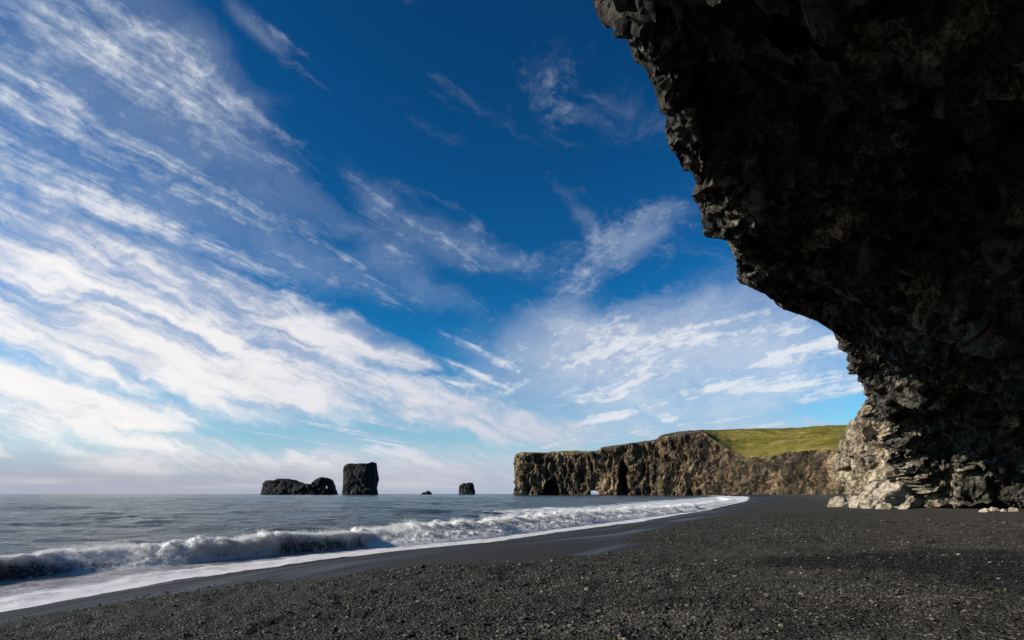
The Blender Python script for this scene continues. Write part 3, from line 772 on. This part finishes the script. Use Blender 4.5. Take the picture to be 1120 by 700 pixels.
# grass where the ground lies back behind the lower cliffs
fus = np.repeat(us[:-1], nv - 1)
g_n = fbm(np.stack([fpx, fpy, fz_], -1) * .02, 4, 301)
u_g = np.interp(775, [q[0] for q in HS], lu[1:])
is_g = (fvv > .44 + .018 * g_n) & (fvv < .82) & (fus > u_g + (.53 - fvv) * .10 + .02 * g_n)
is_g |= (fvv > .465) & (fvv < .80) & (fus < np.interp(640, [q[0] for q in HS], lu[1:]))
keep = ~hole
def submesh(sel):
    ff = faces[sel & keep]; idx = np.unique(ff); remap = np.full(len(p), -1); remap[idx] = np.arange(len(idx))
    return p[idx], remap[ff]
hv, hf = submesh(~is_g)
head = mesh_obj('headland', hv, hf, M_head)
tag(head, 'long brown sea cliff headland with caves far across the bay', 'headland')
gv, gf = submesh(is_g)
gr = mesh_obj('grass_slope', gv, gf, M_grass, parent=head, smooth=True)

# ------------------------------------------------------------------ sea stacks
def stack(name, outline, y, depth, label, hole=None, seed=0, amp=1.0, nu=150, nv=110):
    """outline: list of (px, py of the top); the rock is lofted across it with a real depth"""
    outline = np.array(outline, float)
    pxs = np.linspace(outline[0, 0], outline[-1, 0], nu); tops = np.interp(pxs, outline[:, 0], outline[:, 1])
    hgt = (540 - tops) / F * y; xs = (pxs - 560) / F * y
    e = np.linspace(-1, 1, nu); th = depth * np.sqrt(np.clip(1 - np.abs(e) ** 3.0, .004, 1))
    prof = np.array([(-1, -.05), (-.93, .25), (-.88, .6), (-.82, .90), (-.70, 1.0), (0, 1.0), (.70, 1.0), (.85, .88), (.93, .4), (1, -.05)])
    pt = interp_curve(prof, np.linspace(0, 1, len(prof)), np.linspace(0, 1, nv))
    G = np.stack([np.repeat(xs[:, None], nv, 1), y + th[:, None] * pt[None, :, 0], CAMZ * 0 + (hgt[:, None] + CAMZ) * pt[None, :, 1]], -1)
    N = grid_normals(G); m_ = N[nu // 2, nv // 2, 2]
    if m_ < 0: N = -N
    p = G.reshape(-1, 3)
    sc_ = y / 1000.0
    a1, e1 = facets(p / (18 * sc_) + seed, 400 + seed, .9, .8); a2, _ = facets(p / (6 * sc_) + seed, 401 + seed, .9, .9)
    topm = sstep(.80, .97, np.tile(pt[:, 1], nu))
    p = p + N.reshape(-1, 3) * ((a1 * 6 + a2 * 2.6 + fbm(p / (25 * sc_), 3, seed) * 3) * sc_ * amp * (1 - .75 * topm))[:, None]
    fc = grid_faces(nu, nv, flip=(m_ < 0))
    if hole:
        sx_ = 560 + F * p[:, 0] / p[:, 1]; sz_ = 540 - F * (p[:, 2] - CAMZ) / p[:, 1]
        hx = np.abs(sx_[fc].mean(1) - hole[0]) < hole[2]; hz = np.abs(sz_[fc].mean(1) - hole[1]) < hole[3]
        fc = fc[~(hx & hz)]
    return tag(mesh_obj(name, p, fc, M_stack), label, 'sea stack')
stack('sea_stack', [(287.5, 540), (289, 537), (292, 527), (294, 525.8), (304, 525.6), (308, 524), (314, 523.6), (319, 525), (324, 527), (330, 529.5), (344, 530), (346, 527), (350, 524.2), (355, 522.4),
                    (360, 524), (362.5, 526), (363.5, 533), (366, 537.5), (369, 540)], 1350, 38, 'low saddle backed sea stack with a small hole near its right end', hole=(357.3, 533, .7, 1.3), seed=3, amp=.7, nu=200)
stack('sea_stack', [(374.5, 540), (376.2, 538), (377, 528), (377.6, 516), (379, 510.5), (383, 507.8), (388, 507.2), (404, 507.3), (407, 506.2), (410.2, 506), (410.6, 515), (411.2, 530), (412.5, 540)], 1300, 34,
      'tall square topped dark sea stack, the highest rock in the sea', seed=8, amp=.7)
stack('sea_stack', [(501.5, 540), (502.3, 533), (503.5, 530.5), (508, 528.8), (510, 529.4), (512, 528), (517, 528.4), (518, 531), (519.3, 540)], 1500, 14, 'small blocky sea stack just left of the headland tip', seed=13, amp=.6, nu=90)
stack('sea_stack', [(461.5, 540), (463, 538.6), (466, 538.2), (468, 537), (470, 537.6), (472.5, 540)], 1500, 6, 'tiny low rock barely above the sea, smallest of the sea stacks', seed=17, amp=.3, nu=60, nv=60)

# ------------------------------------------------------------------ boulders at the foot of the cliffs
def boulder(name, px, py, y, size, label, group, mat, seed, rot=0.0, sub=5):
    import bmesh
    bm = bmesh.new(); bmesh.ops.create_icosphere(bm, subdivisions=sub, radius=1.0)
    v = np.array([q.co[:] for q in bm.verts]); fc = np.array([[q.index for q in f_.verts] for f_ in bm.faces]); bm.free()
    # cut by random planes: angular block
    rg = np.random.default_rng(seed)
    for _ in range(13):
        nn = rg.normal(size=3); nn /= np.linalg.norm(nn); k_ = rg.uniform(.52, .85)
        dd = v @ nn - k_ * .92; v = v - np.where(dd > 0, dd, 0)[:, None] * nn
    v = v * np.array(size)
    a2, _ = facets(v / (.45 * max(size)) + seed, seed, .9, .6)
    nrm = v / (np.linalg.norm(v, axis=1, keepdims=True) + 1e-6)
    v = v + nrm * (a2 * .10 * max(size) + fbm(v * 2.0 + seed, 4, seed) * .05 * max(size))[:, None]
    cr, sr = math.cos(rot), math.sin(rot)
    v = np.stack([v[:, 0] * cr - v[:, 1] * sr, v[:, 0] * sr + v[:, 1] * cr, v[:, 2]], -1)
    o = mesh_obj(name, v, fc, mat)
    c_ = P(px, py, y); bz_, _ = beach_z(np.array([c_[0]]), np.array([c_[1]]))
    o.location = (c_[0], c_[1], float(bz_[0]) + size[2] * .35)
    return tag(o, label, 'boulder', group)
grp = 'boulders at the foot of the cliff'
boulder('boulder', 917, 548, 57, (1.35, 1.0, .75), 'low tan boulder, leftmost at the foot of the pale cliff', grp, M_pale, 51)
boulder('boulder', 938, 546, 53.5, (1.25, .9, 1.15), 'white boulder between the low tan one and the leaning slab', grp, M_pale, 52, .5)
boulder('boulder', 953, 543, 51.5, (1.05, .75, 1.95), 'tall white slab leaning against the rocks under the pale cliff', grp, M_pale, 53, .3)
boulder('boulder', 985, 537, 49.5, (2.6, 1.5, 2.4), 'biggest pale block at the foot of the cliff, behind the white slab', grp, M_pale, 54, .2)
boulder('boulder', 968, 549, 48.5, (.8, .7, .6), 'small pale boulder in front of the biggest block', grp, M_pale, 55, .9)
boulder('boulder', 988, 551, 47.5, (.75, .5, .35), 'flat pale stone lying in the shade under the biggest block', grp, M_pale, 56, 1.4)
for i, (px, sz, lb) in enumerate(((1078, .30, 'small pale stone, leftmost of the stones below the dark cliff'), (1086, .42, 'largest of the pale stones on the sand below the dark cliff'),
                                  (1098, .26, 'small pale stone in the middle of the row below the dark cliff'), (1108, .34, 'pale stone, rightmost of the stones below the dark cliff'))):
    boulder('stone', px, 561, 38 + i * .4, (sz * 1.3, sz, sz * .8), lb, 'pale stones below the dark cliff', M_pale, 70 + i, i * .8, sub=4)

# ------------------------------------------------------------------ loose gravel of the foreground (one uncountable mass)
def gravel_mesh():
    t = (1 + 5 ** .5) / 2
    iv = np.array([(-1, t, 0), (1, t, 0), (-1, -t, 0), (1, -t, 0), (0, -1, t), (0, 1, t), (0, -1, -t), (0, 1, -t), (t, 0, -1), (t, 0, 1), (-t, 0, -1), (-t, 0, 1)]) / math.hypot(1, t)
    fi = np.array([(0, 11, 5), (0, 5, 1), (0, 1, 7), (0, 7, 10), (0, 10, 11), (1, 5, 9), (5, 11, 4), (11, 10, 2), (10, 7, 6), (7, 1, 8), (3, 9, 4), (3, 4, 2), (3, 2, 6), (3, 6, 8), (3, 8, 9),
                   (4, 9, 5), (2, 4, 11), (6, 2, 10), (8, 6, 7), (9, 8, 1)])
    n_ = 220000
    az_ = RNG.uniform(math.radians(-55), math.radians(55), n_); r_ = 3.5 * (34 / 3.5) ** RNG.uniform(0, 1, n_)
    x_, y_ = r_ * np.sin(az_), r_ * np.cos(az_)
    gd_, _ = poly_dist(x_, y_, GRAVEL); z_, d_s = beach_z(x_, y_)
    q3 = np.stack([x_, y_, 0 * x_], -1)
    dens = sstep(-.3, 1.3, gd_ + fbm(q3 * .7, 3, 3) * .6) * np.clip(.55 + fbm(q3 * .5, 3, 77), .15, 1)
    kp = RNG.uniform(0, 1, n_) < dens
    x_, y_, z_, r_ = x_[kp], y_[kp], z_[kp], r_[kp]; m_ = len(x_)
    sz = np.exp(RNG.normal(math.log(.0102), .42, m_)) * np.clip(.8 + r_ / 26, .9, 1.8)
    sz = np.minimum(sz, .06)
    sc3 = np.stack([sz * RNG.uniform(.8, 1.5, m_), sz * RNG.uniform(.8, 1.3, m_), sz * RNG.uniform(.45, .8, m_)], -1)
    vtx = iv[None] * (1 + RNG.uniform(-.22, .22, (m_, 12, 1)))
    vtx = vtx * sc3[:, None, :]
    a_ = RNG.uniform(0, 6.28, m_); ca, sa = np.cos(a_)[:, None], np.sin(a_)[:, None]
    vx = vtx[..., 0] * ca - vtx[..., 1] * sa; vy = vtx[..., 0] * sa + vtx[..., 1] * ca
    p3_ = np.stack([x_, y_, 0 * x_], -1)
    zg = z_ + fbm(p3_ * 1.6, 3, 5) * .035 + fbm(p3_ * 6.5, 3, 6) * .022 + .07 + fbm(p3_ * .12, 3, 8) * .05
    V_ = np.stack([vx + x_[:, None], vy + y_[:, None], vtx[..., 2] + (zg + sz * .15)[:, None]], -1).reshape(-1, 3)
    F_ = (fi[None] + (np.arange(m_) * 12)[:, None, None]).reshape(-1, 3)
    dx_, dy_ = (V_[:, 0] - 10.0) / 4.6, (V_[:, 1] - 10.0) / 3.5  # same ellipse of painted shade, for the pebbles
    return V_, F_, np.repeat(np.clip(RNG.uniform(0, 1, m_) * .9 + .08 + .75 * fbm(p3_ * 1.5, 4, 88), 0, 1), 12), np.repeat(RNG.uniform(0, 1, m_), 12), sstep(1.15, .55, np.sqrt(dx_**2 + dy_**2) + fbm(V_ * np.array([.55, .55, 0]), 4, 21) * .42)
def gravel_material():
    m, n, b, pos = new_mat('pebbles')
    t1, t2, shd = n.attr('tone'), n.attr('hue'), n.attr('painted_shade')
    c = n.mix(n.mapr(t1, .0, 1.0), (.008, .0078, .0073), (.050, .045, .037))
    c = n.mix(n.mapr(t2, .86, .93), c, (.125, .105, .070))
    c = n.mix(n.mapr(t2, .975, .99), c, (.20, .18, .145))
    c = n.mix(n.math('MULTIPLY', shd, n.mapr(t2, .985, .97, 0, .9)), c, (.009, .0088, .0085))  # pebbles inside the painted shade get a darker colour
    n.put(b.inputs['Base Color'], c); b.inputs['Roughness'].default_value = .7; b.inputs['Specular IOR Level'].default_value = .35
    return m
gv_, gf_, t1_, t2_, shd_ = gravel_mesh()
peb = mesh_obj('gravel', gv_, gf_, gravel_material(), attrs={'tone': t1_, 'hue': t2_, 'painted_shade': shd_})
tag(peb, 'loose dark pebbles strewn over the black beach', 'gravel', kind='stuff')
